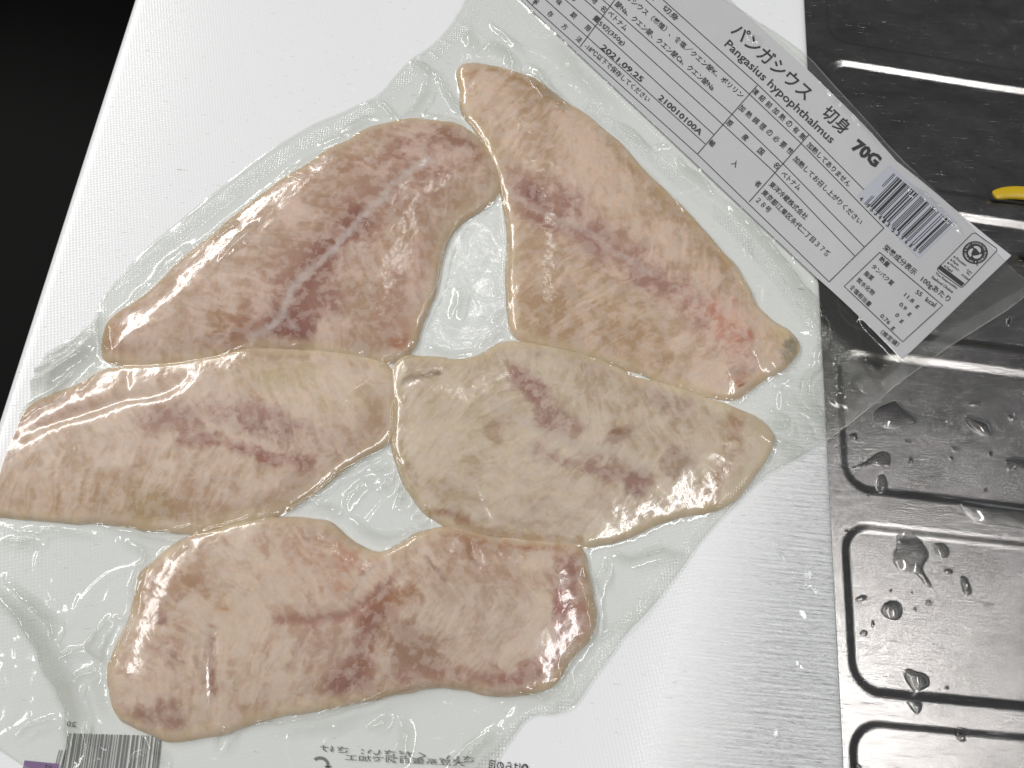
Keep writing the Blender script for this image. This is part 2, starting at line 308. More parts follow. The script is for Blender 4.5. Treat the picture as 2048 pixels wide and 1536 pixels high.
# ------------------------------------------------------------------ fillets
FIL = [
 dict(label='fish fillet at upper left with a pale branching vein down its dark red middle', H=.80, ang=-.85, z0=.3,
  out=[(196,712),(200,650),(230,615),(270,590),(330,535),(400,478),(455,435),(505,398),(560,350),(610,318),(650,290),(700,268),(745,238),(830,228),(900,236),(945,252),(975,290),(998,335),(1000,358),(982,388),(935,418),(895,455),(880,490),(878,530),(868,575),(848,612),(835,650),(828,685),(795,708),(755,712),(690,700),(600,690),(500,688),(440,702),(370,716),(300,722),(240,724)],
  base=(176,148,126), pale=(194,170,160), bias=.02,
  f=[('l',[(480,690),(545,650),(575,600),(600,555),(650,510),(700,455),(760,395),(850,320)],62,(168,132,118),.75),
     ('l',[(560,640),(600,570),(660,490),(720,430)],26,(140,92,78),.85),('b',590,650,42,28,0,(138,86,80),.85),('b',640,610,60,40,-.4,(152,108,100),.7),
     ('b',820,300,95,26,-.35,(160,118,100),.6),('b',925,275,60,28,.5,(150,108,92),.6),('l',[(830,340),(900,330),(960,300)],14,(168,130,112),.7),
     ('b',470,650,50,26,-.6,(166,128,104),.8),('b',430,630,26,30,0,(172,140,108),.8),('l',[(780,470),(790,560),(770,660)],22,(182,148,132),.7),
     ('l',[(850,500),(835,580),(810,650)],26,(198,168,154),.7),('b',215,660,30,45,0,(176,142,112),.9),('b',700,330,40,22,-.3,(165,124,100),.6),('b',640,400,22,60,-.8,(168,135,112),.4),('b',790,480,35,28,0,(176,148,118),.7),
     ('l',[(600,690),(500,690),(440,706)],8,(150,98,86),.7),('b',795,680,22,14,0,(175,125,98),.8),
     ('s',[(505,672),(530,660),(555,645),(570,620),(578,592),(600,560),(640,525),(665,500),(700,462),(745,410),(800,362),(850,322)],8,(186,172,172),.85),('s',[(568,622),(578,640),(592,655)],7,(176,162,162),.5)]),
 dict(label='fish fillet at upper right, its pointed end by the paper label', H=.85, ang=.68, z0=.3,
  out=[(914,135),(925,117),(960,117),(1010,128),(1060,148),(1110,182),(1160,212),(1205,242),(1245,280),(1275,318),(1330,370),(1380,418),(1425,465),(1470,520),(1500,570),(1515,603),(1555,640),(1590,660),(1603,690),(1580,722),(1530,745),(1500,765),(1482,790),(1430,785),(1370,770),(1300,748),(1230,722),(1180,703),(1120,690),(1060,678),(1022,660),(1020,600),(1018,520),(1020,460),(1016,400),(1002,350),(980,300),(955,255),(935,220),(922,180)],
  base=(180,154,128), pale=(198,174,160), bias=.03,
  f=[('l',[(1010,370),(1070,400),(1130,440),(1200,480),(1280,530),(1360,590),(1440,655),(1500,720)],44,(172,138,130),.8),
     ('b',1068,388,34,16,.5,(140,95,92),.85),('b',1085,440,45,24,.4,(152,108,94),.8),('b',1150,400,60,28,.5,(160,122,112),.6),('b',1180,470,50,24,.6,(158,118,112),.6),('b',1290,560,50,20,.5,(164,124,118),.6),('b',1400,620,60,24,.8,(178,128,122),.7),
     ('b',1150,640,150,48,.25,(178,152,120),.85),('b',1290,700,110,35,.5,(180,154,124),.8),('b',1450,660,24,70,-.5,(196,140,124),.85),('b',1478,640,10,50,-.4,(205,135,120),.7),
     ('l',[(1280,318),(1380,420),(1470,525),(1515,610),(1570,650)],13,(188,162,124),.8),('b',1545,680,40,52,.2,(198,178,146),.85),('b',1583,672,14,26,.2,(92,92,70),.85),('b',1575,712,20,7,.1,(105,98,78),.8),
     ('l',[(925,117),(1010,130),(1110,185)],10,(174,144,108),.8),('b',935,150,22,34,0,(180,150,118),.8),('b',1484,777,6,7,0,(120,20,22),.95),('b',1480,765,22,14,0,(186,130,105),.7),('b',1100,310,90,30,.5,(188,164,144),.6),
     ('l',[(1490,540),(1530,605),(1570,645),(1592,690)],22,(208,194,166),.8),('b',1588,690,15,30,.25,(88,90,68),.95),('s',[(1018,380),(1070,420),(1120,450),(1170,462),(1230,505),(1300,550)],9,(186,166,164),.6)]),
 dict(label='fish fillet at the left edge with a yellowish back and a narrow dark red stripe', H=.80, ang=.08, z0=.3,
  out=[(-120,880),(-60,850),(0,852),(45,815),(95,785),(150,765),(195,735),(240,726),(300,724),(370,718),(440,704),(500,691),(600,692),(690,703),(752,716),(778,738),(786,765),(782,800),(790,845),(780,872),(740,895),(690,922),(640,958),(612,985),(580,1012),(520,1034),(450,1046),(385,1058),(300,1052),(200,1042),(100,1036),(0,1030),(-120,1020)],
  base=(180,154,132), pale=(196,176,164), bias=.06,
  f=[('b',620,770,150,52,.12,(200,186,160),.9),('l',[(300,840),(400,822),(480,822),(570,850),(660,880)],28,(166,132,126),.8),('b',540,862,80,24,.15,(152,116,108),.7),
     ('l',[(370,872),(430,880),(500,903),(560,915),(618,926)],15,(156,108,96),.85),('b',540,915,36,13,.15,(156,104,94),.7),('b',290,1005,62,34,.05,(176,156,118),.85),('b',270,945,26,16,0,(176,152,122),.7),('b',80,985,150,48,0,(184,158,128),.8),('b',410,1010,50,30,0,(186,160,134),.6),
     ('b',120,810,110,28,-.35,(182,152,136),.8),('b',70,835,40,24,0,(170,136,122),.6),('b',215,765,28,12,0,(178,148,116),.8),('b',430,840,90,26,0,(170,140,132),.5),('b',20,905,20,12,-.5,(150,125,105),.6),
     ('b',425,772,26,12,.3,(206,194,186),.9),('s',[(200,884),(270,888),(330,882),(400,864),(450,858)],7,(198,178,170),.6),('b',660,880,60,30,.1,(184,160,142),.6)],
  creases=[([(40,872),(110,842),(190,818),(250,795),(300,792),(350,775),(370,755)],9,.16),([(240,724),(255,760),(250,790)],6,.06)]),
 dict(label='fish fillet at centre right with a greyish body and small maroon stain', H=.80, ang=.55, z0=.3,
  out=[(788,735),(800,712),(840,704),(880,712),(940,712),(975,692),(1010,676),(1060,680),(1120,692),(1180,706),(1240,730),(1310,757),(1380,778),(1430,798),(1480,812),(1530,838),(1556,868),(1540,905),(1500,955),(1465,1000),(1420,1018),(1350,1032),(1300,1048),(1240,1075),(1170,1088),(1080,1078),(980,1068),(900,1052),(858,1020),(822,985),(798,945),(788,900),(786,860),(790,810),(784,765)],
  base=(178,160,138), pale=(190,176,160), bias=.07,
  f=[('b',900,860,120,130,0,(186,174,150),.75),('b',1055,772,46,26,.6,(146,100,98),.85),('l',[(1030,740),(1090,820),(1150,850)],22,(160,124,118),.75),('b',1110,850,45,26,.6,(158,126,120),.7),
     ('b',990,860,20,30,0,(168,142,120),.6),('b',1240,870,34,16,-.3,(140,104,78),.8),('b',1270,965,30,22,-.7,(122,84,70),.9),('l',[(1080,905),(1150,925),(1220,950),(1290,975)],15,(160,126,120),.8),('b',1210,920,70,22,.3,(168,140,132),.6),
     ('b',1450,900,55,70,.3,(188,172,150),.85),('b',1515,890,50,60,.2,(206,200,184),.8),('b',1390,850,60,30,.4,(176,158,140),.6),('b',1330,800,60,24,.2,(174,150,142),.6),('b',1360,930,50,40,0,(150,126,112),.6),('l',[(800,762),(840,752),(882,744)],7,(146,134,108),.9),('l',[(792,800),(800,900),(830,980)],14,(160,138,114),.7),
     ('l',[(860,1020),(960,1058),(1080,1070),(1160,1082)],9,(150,104,74),.85),('b',1240,750,80,16,.35,(196,174,160),.7),('b',1090,990,150,55,.15,(192,180,166),.7),
     ('l',[(1475,845),(1470,920),(1415,995)],24,(172,142,114),.7),('l',[(1535,860),(1515,930),(1468,990)],24,(210,204,186),.85),('s',[(985,800),(1060,850),(1120,880),(1180,900),(1240,905)],10,(190,176,168),.8),('s',[(1250,900),(1270,930),(1290,940)],16,(196,184,172),.8)],
  creases=[([(800,765),(840,752),(884,744)],6,.10),([(955,960),(975,1010),(1000,1045)],6,.07),([(1110,895),(1200,885),(1290,868),(1340,850)],6,.05)]),
 dict(label='fish fillet at the bottom, folded over with a brown hollow along its middle', H=.85, ang=.2, z0=.3,
  out=[(292,1128),(330,1098),(395,1066),(460,1046),(540,1034),(610,1032),(655,1046),(690,1072),(720,1098),(758,1112),(800,1096),(850,1062),(905,1052),(960,1066),(1060,1080),(1150,1088),(1172,1110),(1178,1160),(1192,1215),(1192,1258),(1160,1298),(1128,1340),(1105,1368),(1060,1384),(1000,1388),(930,1372),(860,1366),(790,1384),(700,1402),(610,1418),(530,1434),(450,1456),(380,1472),(300,1472),(245,1448),(216,1400),(208,1352),(230,1300),(258,1245),(264,1190),(270,1150)],
  base=(178,150,130), pale=(192,174,160), bias=.05,
  f=[('b',350,1158,52,36,.2,(172,140,112),.95),('b',425,1192,44,13,.2,(178,150,118),.85),('b',440,1214,24,18,.4,(184,150,112),.85),('b',650,1140,110,60,.2,(192,156,136),.75),('b',700,1120,50,30,.5,(196,154,132),.7),
     ('l',[(560,1244),(620,1244),(680,1238),(735,1205),(790,1150)],11,(166,122,112),.7),('l',[(775,1195),(745,1240),(728,1300),(700,1370)],32,(150,102,84),1.0),('b',690,1370,50,24,-.2,(150,108,100),.8),
     ('b',825,1290,72,56,.3,(158,128,108),.95),('b',810,1195,50,24,-.6,(166,124,92),.8),('l',[(1150,1110),(1142,1200),(1125,1270),(1090,1330),(1010,1368),(860,1372),(760,1390)],34,(160,116,104),.85),('b',1120,1210,20,60,.1,(160,98,92),.6),('b',1160,1250,22,50,0,(168,124,108),.7),
     ('b',330,1340,70,60,0,(184,152,140),.6),('b',320,1428,70,26,0,(158,126,114),.7),('b',315,1235,16,18,0,(150,116,104),.85),('b',345,1320,14,22,-.3,(158,132,114),.7),('b',395,1330,9,18,-.3,(156,134,118),.8),('l',[(425,1250),(424,1320),(424,1400)],9,(162,128,112),.8),
     ('b',650,1300,70,50,0,(178,152,146),.5),('l',[(855,1112),(880,1140),(895,1162)],6,(158,130,114),.85),('l',[(935,1070),(948,1100),(955,1130)],7,(160,120,92),.8),('l',[(735,1130),(715,1160),(700,1190)],6,(168,142,128),.8),('l',[(880,1060),(1000,1084),(1160,1094)],9,(158,104,74),.9),
     ('s',[(680,1215),(720,1180),(745,1135)],8,(198,180,172),.6),('b',960,1230,120,70,.2,(190,174,164),.6)],
  creases=[([(560,1246),(640,1244),(690,1236),(745,1198),(800,1150)],8,.10),([(425,1240),(424,1330),(424,1440)],7,.10),([(800,1200),(760,1260),(720,1330)],14,.10),([(935,1072),(955,1130)],6,.05)]),
]
FIL_PX = [smooth_poly(f['out'], 2) for f in FIL]

G = .032
gx = np.arange(-13.6, 18.0, G); gy = np.arange(-4.2, 26.0, G)
GX, GY = np.meshgrid(gx, gy)
PXg, PYg = w2p(GX, GY, 0.35)                            # the same places in photo pixels, used only to read the traced outlines
fil_sdf = []; H = np.zeros_like(GX); fil_h = []
for f, o in zip(FIL, FIL_PX):
    x0, x1 = o[:, 0].min() - 60, o[:, 0].max() + 60; y0, y1 = o[:, 1].min() - 60, o[:, 1].max() + 60
    m = (PXg > x0) & (PXg < x1) & (PYg > y0) & (PYg < y1)
    s = np.full(GX.shape, -1.0); w_ = P(o, .35); s[m] = poly_sdf(w_, GX[m], GY[m])
    s = np.where(s > -.5, s + .085 + .07 * (fbm(GX * 2.2, GY * 2.2, 5, 3) - .5) + .22 * (fbm(GX * .8, GY * .8, 6, 2) - .5), s)
    t = np.clip(s / .42, 0, 1); t1 = np.clip(s / .22, 0, 1); t2 = np.clip(s / 1.9, 0, 1); h = f['H'] * (.30 * np.sqrt(1 - (1 - t1) ** 2) + .70 * (1 - (1 - t2) ** 2.4))
    h = .46 * h * (1 + .30 * (fbm(GX * .25, GY * .25, 31, 2) - .5)) + .035 * (fbm(GX * 1.1, GY * 1.1, 77, 4) - .5) * t
    c, sn = math.cos(f['ang']), math.sin(f['ang']); U = PXg * c + PYg * sn; V = -PXg * sn + PYg * c
    h += .012 * (fbm(U * .004, V * .045, 91, 3) - .5) * t
    for (pl, wd, dp) in f.get('creases', []):
        d, q = line_dist(smooth_line(pl), PXg[m], PYg[m]); hm = h[m]; hm -= .6 * dp * np.exp(-(d / wd / 1.5) ** 2) * np.sin(np.pi * np.clip(q, .06, .94)) ** .5 * (t[m]); h[m] = hm
    h = np.where(s > 0, np.maximum(h, .03) + .03, 0)
    fil_sdf.append(s); fil_h.append(h); H = np.maximum(H, h)

def paint(f, sdf):
    px, py = PXg, PYg
    wx = (fbm(px * .020, py * .020, 11, 4) - .5) * 34; wy = (fbm(px * .020, py * .020, 51, 4) - .5) * 34
    wx2 = (fbm(px * .07, py * .07, 12, 3, .5) - .5) * 13; wy2 = (fbm(px * .07, py * .07, 52, 3, .5) - .5) * 13
    X_, Y_ = px + wx + wx2, py + wy + wy2
    mid = np.array(f['mid'], float); L = np.hypot(*(mid[1:] - mid[:-1]).T).sum()
    D, S = line_dist(smooth_line(mid), px + wx * .5, py + wy * .5); S = S * L
    # muscle segments run back from the middle line on both sides
    side = ((px - mid[0, 0]) * (mid[-1, 1] - mid[0, 1]) - (py - mid[0, 1]) * (mid[-1, 0] - mid[0, 0]) > 0) * 500.
    fibU = S + D * .55 + wx * .5; fib = fbm(fibU * .075 + side, D * .012, 301, 3, .6); fib2 = fbm(fibU * .19 + side, D * .03, 321, 3, .6)
    blot = fbm(X_ * .012, Y_ * .012, 401, 5, .62); blot2 = fbm(X_ * .04, Y_ * .04, 421, 4, .65); fine = fbm(px * .16, py * .16, 431, 3, .6)
    col = np.ones(px.shape + (3,)) * lin(f['base']) * np.array([.95, .92, .94])
    col = col * (1 + (blot[..., None] - .5) * np.array([.25, .40, .50]))
    for ft in [q for q in f['f'] if q[0] != 's']:
        if ft[0] == 'l':
            d, _ = line_dist(ft[1], X_, Y_); a = ss(1.7, .15, d / ft[2]); cc, st = ft[3], ft[4]
        else:
            _, cx, cy, rx, ry, an, cc, st = ft; ca, sa = math.cos(an), math.sin(an)
            dx, dy = X_ - cx, Y_ - cy; r = np.hypot((dx * ca + dy * sa) / rx, (-dx * sa + dy * ca) / ry); a = ss(1.45, .45, r)
        a = np.clip(a * st * (.80 + .56 * fib), 0, 1)[..., None]; col = col * (1 - a) + lin(cc) * np.array([.86, .77, .74]) * a
    keep = np.abs(col - lin(f['base'])).sum(-1)
    edge = ss(0.05, .8, sdf)
    k = .30 * fib + .11 * fib2 + .37 * blot + .22 * blot2 + f['bias'] * .6 - .06 * (1 - edge) - .42 * keep
    a = ss(.35, .63, k) * .64; a2 = ss(.50, .56, blot2) * .30 * ss(.40, .55, blot)
    a = np.clip(a + a2 * (1 - a), 0, 1)[..., None]
    pale = lin(f['pale']) * np.array([1.21, 1.21, 1.25])
    col = col * (1 - a) + pale * a
    col = col * (1 + .20 * (fib2[..., None] - .5) * np.array([.6, 1., 1.])) * (1 + .16 * (fine[..., None] - .5))
    for ft in [q for q in f['f'] if q[0] == 's']:
        d, q_ = line_dist(smooth_line(ft[1]), px + wx * .3 + wx2 * .8, py + wy * .3 + wy2 * .8); a = (ss(1.6, .1, d / ft[2] / (.5 + blot2)) * ft[4] * (.35 + .9 * fib))[..., None]
        a = np.clip(a, 0, 1); col = col * (1 - a) + lin(ft[3]) * a
    e2 = (ss(.45, 0, sdf) * .55)[..., None]; col = col * (1 - e2) + lin((212, 194, 164)) * e2
    return np.clip(col * 1.14 * np.array([1.0, .99, .93]), 0, .95)

MIDS = [[(470, 720), (580, 610), (700, 455), (850, 320), (985, 270)], [(930, 130), (1000, 360), (1130, 440), (1280, 530), (1420, 640), (1560, 700)], [(-80, 950), (200, 885), (330, 880), (480, 880), (640, 905), (800, 900)],
        [(800, 700), (1000, 740), (1100, 860), (1240, 900), (1540, 880)], [(230, 1400), (420, 1250), (640, 1242), (740, 1210), (900, 1200), (1190, 1230)]]
for f, md in zip(FIL, MIDS): f['mid'] = md
for k, (f, s, h) in enumerate(zip(FIL, fil_sdf, fil_h)):
    r, c = np.where(s > -.1); r0, r1, c0, c1 = max(r.min() - 1, 0), r.max() + 2, max(c.min() - 1, 0), c.max() + 2
    sl = (slice(r0, r1), slice(c0, c1)); PXf, PYf = PXg, PYg
    PXg, PYg = PXf[sl], PYf[sl]; col = paint(f, s[sl]); PXg, PYg = PXf, PYf
    me = grid_mesh('fish_fillet', GX[sl], GY[sl], h[sl], s[sl], {'flesh': col}, bottom=.025)
    obj('fish_fillet', me, FISH, label=f['label'], category='fish fillet', group='fish fillets sealed in the bag')

# ------------------------------------------------------------------ the bag
def support(x, y):                                      # the flap sags a little past the board's edge
    return -.95 * ss(9.3, 17, x - .15 * (y - 12)) + .05 * (fbm(x * .35, y * .35, 7, 2) - .5) * ss(8.5, 11, x)
BAG = [(-140,870),(-60,800),(0,752),(60,722),(120,690),(178,652),(192,632),(200,600),(240,550),(300,488),(360,440),(430,382),(490,335),(545,295),(600,262),(640,240),(680,226),(720,206),(758,190),(790,150),(822,116),(850,100),(880,75),(915,30),(940,-20),(960,-60),(1350,-60),(1440,-5),(1500,32),(1560,68),(1618,112),(1660,160),(1720,225),(1800,305),(1880,362),(1960,430),(2048,500),(2110,548),(2060,590),(2000,628),(1930,672),(1860,722),(1800,765),(1745,812),(1700,848),(1650,885),(1600,915),(1552,938),(1500,978),(1450,1030),(1400,1085),(1370,1130),(1330,1185),(1290,1232),(1255,1265),(1225,1310),(1195,1348),(1175,1378),(1160,1402),(1140,1422),(1110,1430),(1070,1430),(1045,1446),(1030,1470),(1010,1496),(990,1530),(950,1590),(-140,1590)]
bag_w = P(smooth_poly(BAG, 1), 0.05)
bag_sdf = poly_sdf(bag_w, GX, GY)

LAB = [(1804,720),(2023,511),(1793,322),(1615,139),(1470,8),(1400,-60),(985,-60),(1055,12),(1345,283),(1630,552)]
LZ = .10
def lab_z(x, y): return LZ + support(x, y)
def px_on(fz, px, py):                                  # where the sight line of a photo pixel meets a gently curved sheet
    z = np.full_like(np.asarray(px, float), LZ)
    for _ in range(4):
        x, y = p2w(px, py, z); z = fz(x, y)
    return x, y, z
_a = np.array(LAB, float); lx, ly, lz = px_on(lab_z, _a[:, 0], _a[:, 1]); lab_w = np.stack([lx, ly], -1)
lab_sdf = poly_sdf(lab_w, GX, GY)

SUP = support(GX, GY)
base = np.maximum(H, .03) + 0.0
base = np.where(lab_sdf > -.05, np.maximum(base, LZ + .03), base)
WR = [ # ridges and folds of the film: line in photo pixels, width px, height cm
 ([(823,113),(850,126),(880,140)],9,.09),([(872,141),(900,185),(931,228)],7,.10),([(758,193),(778,212),(796,231)],7,.08),([(796,231),(843,204),(855,150)],8,.09),([(840,214),(893,229),(937,250)],8,.07),
 ([(975,29),(1010,60),(1048,91)],7,.06),([(963,94),(990,76),(1022,103),(1034,141)],9,.11),([(1040,144),(1060,141),(1080,176),(1110,196),(1142,214)],9,.13),([(1054,117),(1075,129),(1083,155),(1139,205)],9,.09),([(935,50),(942,70),(945,88)],12,.07),
 ([(1360,301),(1372,325),(1394,347),(1431,373)],8,.11),([(1311,286),(1321,281),(1345,283)],5,.06),([(1235,234),(1284,271),(1304,288)],8,.08),
 ([(1440,385),(1479,419),(1529,466),(1550,493),(1582,537),(1618,588),(1666,653),(1660,683),(1624,754)],9,.14),([(1560,512),(1590,555),(1622,600),(1664,655)],8,.08),([(1658,700),(1612,767),(1639,819),(1669,859)],8,.14),([(1540,812),(1585,841),(1567,852),(1530,846)],9,.10),
 ([(1585,777),(1596,800),(1640,826)],7,.07),([(1602,820),(1624,852),(1635,880)],7,.07),([(1520,700),(1560,740),(1600,770)],14,.05),([(1500,830),(1560,880),(1620,905)],12,.07),([(1560,760),(1575,790),(1570,830)],9,.06),
 ([(1221,1111),(1279,1117),(1333,1091),(1370,1109)],10,.12),([(1221,1113),(1211,1145),(1189,1196)],7,.10),([(1165,1120),(1170,1145),(1185,1181),(1189,1239),(1200,1268)],8,.09),([(1200,1268),(1260,1250),(1330,1180)],14,.05),
 ([(900,1369),(940,1369),(997,1394),(1037,1387),(1080,1394),(1095,1401),(1131,1380),(1138,1354),(1127,1333)],7,.09),([(1124,1340),(1131,1311),(1149,1297),(1171,1268)],6,.07),([(905,1545),(954,1499),(990,1465)],12,.14),([(1180,1268),(1215,1276),(1240,1250)],9,.06),
 ([(434,1454),(513,1449),(615,1437),(700,1420),(775,1390),(850,1370),(930,1373),(1000,1397)],8,.11),([(428,1500),(434,1470),(455,1452)],7,.10),([(560,1455),(640,1452),(720,1440)],20,.04),([(800,1430),(815,1480),(800,1536)],16,.06),([(730,1462),(760,1450),(775,1432)],10,.07),
 ([(185,1049),(240,1062),(290,1072),(379,1079),(345,1110)],7,.09),([(273,1062),(342,1061),(393,1050)],6,.06),([(239,1078),(294,1102),(280,1131),(263,1182),(260,1223)],10,.09),([(212,1233),(191,1271),(164,1298),(191,1315),(219,1329)],8,.13),([(164,1300),(120,1312),(92,1325)],9,.07),([(212,1233),(240,1236),(262,1228)],7,.06),
 ([(0,1158),(51,1202),(103,1254),(82,1284)],9,.12),([(-40,1180),(0,1202),(34,1230),(68,1271),(92,1325),(120,1370),(135,1410),(138,1460),(133,1545)],17,.22),([(0,1086),(27,1076),(75,1083)],9,.10),([(123,1410),(135,1360),(170,1345),(215,1330)],12,.08),
 ([(280,1476),(307,1503),(325,1540)],9,.11),([(256,1545),(275,1510),(298,1500)],8,.09),([(200,1330),(190,1390),(205,1440)],16,.06),([(160,1440),(180,1480),(200,1510)],10,.06),([(20,1480),(60,1450),(105,1440)],6,.07),
 ([(17,844),(44,817),(80,798),(113,780),(137,745)],7,.10),([(150,770),(170,745),(185,735)],8,.07),([(205,700),(200,660),(192,630)],10,.16),([(0,775),(60,740),(120,712),(180,660)],11,.12),
 ([(905,640),(915,600),(925,560)],16,.07),([(850,690),(920,704),(965,702)],7,.07),([(990,640),(1000,625),(1014,612)],7,.10),([(988,664),(1000,658),(1013,652)],6,.07),([(965,690),(990,672),(1013,660)],8,.08),([(985,575),(1000,577)],6,.05),
 ([(740,935),(765,938),(780,925)],7,.08),([(755,975),(780,965),(790,945)],9,.10),([(790,1010),(810,990),(800,970)],10,.12),([(830,1040),(845,1025),(855,1010)],7,.10),([(810,1062),(850,1055),(858,1035)],8,.09),([(685,1022),(700,980),(740,955),(770,940)],12,.06),([(618,1000),(650,1015),(680,1020)],8,.08),([(690,1028),(730,1060),(765,1077),(800,1070),(850,1050)],9,.08),
 ([(1002,388),(960,408),(925,435),(900,470),(888,500),(884,545),(870,585),(850,612),(838,650),(830,684)],5,.07),([(1004,395),(1014,440),(1018,500),(1017,560),(1015,610)],5,.08),
 ([(784,905),(740,915),(690,935),(650,965),(618,992)],5,.06),([(790,905),(800,945),(822,985),(855,1020)],5,.07),([(1510,603),(1470,530),(1420,470),(1370,415),(1310,350),(1262,300)],5,.05),([(230,612),(290,565),(360,505),(425,455),(500,398)],5,.06),
 ([(1192,1262),(1160,1300),(1130,1345),(1108,1370)],5,.06),([(208,1345),(225,1295),(256,1240),(262,1190)],5,.06),([(780,905),(786,870),(788,830),(786,790)],4,.06),([(440,706),(500,690),(560,688),(640,694),(720,708),(765,716)],4,.05),([(765,720),(790,705),(830,692)],5,.08),
 ([(1020,662),(1060,680),(1130,694),(1210,718),(1300,750),(1380,778)],4,.05),([(575,1018),(620,1000),(650,990)],5,.06),([(390,1062),(450,1048),(520,1032),(580,1012)],5,.05),([(0,1050),(90,1062),(185,1066)],7,.07),([(0,795),(70,760),(150,700),(190,655)],14,.12),([(60,722),(130,690),(185,640)],6,.08),
 ([(1830,360),(1845,372),(1870,378)],5,.08),([(1500,60),(1515,72),(1528,70)],5,.08),([(1640,150),(1700,215),(1760,280)],4,.06),([(1830,350),(1890,395),(1950,440)],4,.07),([(1680,780),(1720,745),(1760,735)],9,.10),([(1870,720),(1920,690),(2000,640)],8,.06),
 ([(440,520),(480,480),(520,440)],10,.05),([(300,560),(330,520),(380,480)],12,.05),([(425,470),(440,452),(470,440)],7,.08),([(560,345),(600,320),(640,300)],9,.05),([(640,280),(690,262),(745,232)],10,.07),([(680,250),(720,235),(760,225)],8,.06),
 ([(700,150),(735,200),(800,230)],10,.03),([(1100,60),(1150,130),(1230,215)],22,.05),([(1700,700),(1740,720),(1790,722)],12,.12),([(1600,600),(1660,660),(1720,720),(1790,800)],16,.07),([(1830,730),(1860,700),(1900,690)],10,.07),([(1515,470),(1500,478),(1498,495),(1508,505)],4,.06),
]
# membrane pulled down over the fillets
f_ = base.copy()
for it in range(46):
    f_ = np.maximum(base, blur(f_) - .0012)
wr = np.zeros_like(f_)
wxp = (fbm(PXg * .03, PYg * .03, 801, 3) - .5) * 16; wyp = (fbm(PXg * .03, PYg * .03, 802, 3) - .5) * 16
for pl, wd, hh in WR:
    p = smooth_line(pl); x0, y0 = p.min(0) - 5 * wd - 12; x1, y1 = p.max(0) + 5 * wd + 12
    m = (PXg > x0) & (PXg < x1) & (PYg > y0) & (PYg < y1)
    if not m.any(): continue
    d, q = line_dist(p, PXg[m] + wxp[m], PYg[m] + wyp[m]); taper = np.sin(np.pi * np.clip(q, .03, .97)) ** .6
    v = hh * np.exp(-(d / wd) ** 2 * 1.3) * taper
    wr[m] = np.maximum(wr[m], v)
f_ = f_ + 2.5 * wr
# small puckers radiating from the fillets over the flat film
dist_f = np.max(fil_sdf, 0)
near = np.exp(-(np.clip(-dist_f, 0, 9) / .55) ** 2) * (dist_f < 0)
f_ += near * .05 * (fbm(GX * 1.6, GY * 1.6, 901, 4) - .35) + .085 * (fbm(GX * .55, GY * .55, 905, 3) - .3) * (dist_f < 0)
rn = 1 - np.abs(2 * fbm(GX * .42 + .3 * GY, GY * .42 - .2 * GX, 931, 2) - 1); rn2 = 1 - np.abs(2 * fbm(GX * .30 - .35 * GY, GY * .35 + .2 * GX, 941, 2) - 1)
f_ += (.045 * np.maximum(rn ** 26, rn2 ** 30)) * (dist_f < 0) * ss(0, .35, -dist_f) * (lab_sdf < 0)
f_ += .012 * (fbm(GX * 3.0, GY * 3.0, 915, 3) - .5) * (dist_f > -.4)
crk = ss(200, 60, np.hypot(PXg - 1620, (PYg - 800) * .8)) + ss(220, 60, np.hypot(PXg - 1120, (PYg - 1400) * 1.3)) + .8 * ss(260, 80, np.hypot(PXg - 60, PYg - 1300))
f_ += crk * .06 * np.maximum(1 - np.abs(2 * fbm(GX * .9 + .5 * GY, GY * .7, 951, 3) - 1), 0) ** 14 * (dist_f < 0)
f_ = blur(f_)
f_ = np.maximum(f_, base + .012) * 1.0
f_ = np.minimum(f_, 2.0) * ss(-.02, .10, bag_sdf) + (1 - ss(-.02, .10, bag_sdf)) * np.minimum(f_, .045 + .4 * wr)
film_z = f_ + SUP
# embossed seal bands
seal = np.zeros_like(GX)
for pl, wd, st in (
   ([(2110,548),(2000,615),(1900,672),(1800,752),(1740,802),(1690,845),(1640,880),(1560,920),(1490,975),(1430,1040),(1370,1110),(1310,1195),(1240,1262),(1190,1340),(1150,1400),(1050,1440),(1000,1490),(950,1560)],15,1.0),
   ([(1180,200),(1250,255),(1330,320),(1400,385),(1470,440),(1540,520),(1600,600),(1650,670),(1700,715),(1760,775)],13,1.0),
   ([(1000,1490),(960,1530)],30,.9),
   ([(215,560),(290,515),(360,455),(440,390),(520,330),(600,275),(680,236),(760,195),(830,120),(900,70),(950,10)],12,.8),
   ([(-100,820),(0,775),(60,745)],16,.8)):
    d, q = line_dist(smooth_line(pl), PXg, PYg); seal = np.maximum(seal, ss(1.15, .85, d / wd) * st)
wr *= 1.35; fold = np.clip(wr / .16, 0, 1)
seal *= .55 + .45 * ss(.40, .55, fbm(GX * .9, GY * .9, 333, 2))
bag = empty('vacuum_bag', 'clear vacuum bag sealed over the fish with an embossed edge and label flap', 'plastic bag')
fm = grid_mesh('top_film', GX, GY, film_z, bag_sdf, {'seal': seal, 'rim': np.exp(-(bag_sdf / .035) ** 2) + 1.5 * ss(45, 20, line_dist([(-80, 830), (0, 790), (90, 745), (165, 690)], PXg, PYg)[0]) * (.4 + .8 * fbm(GX * .9 + GY, GY * 1.4, 77, 3)), 'fold': fold})
obj('top_film', fm, FILM, bag)
hh_ = grid_mesh('back_film', GX[::3, ::3], GY[::3, ::3], (SUP + .012)[::3, ::3], bag_sdf[::3, ::3] - .01, {'seal': np.zeros_like(GX)[::3, ::3]})
obj('back_film', hh_, BACK, bag)

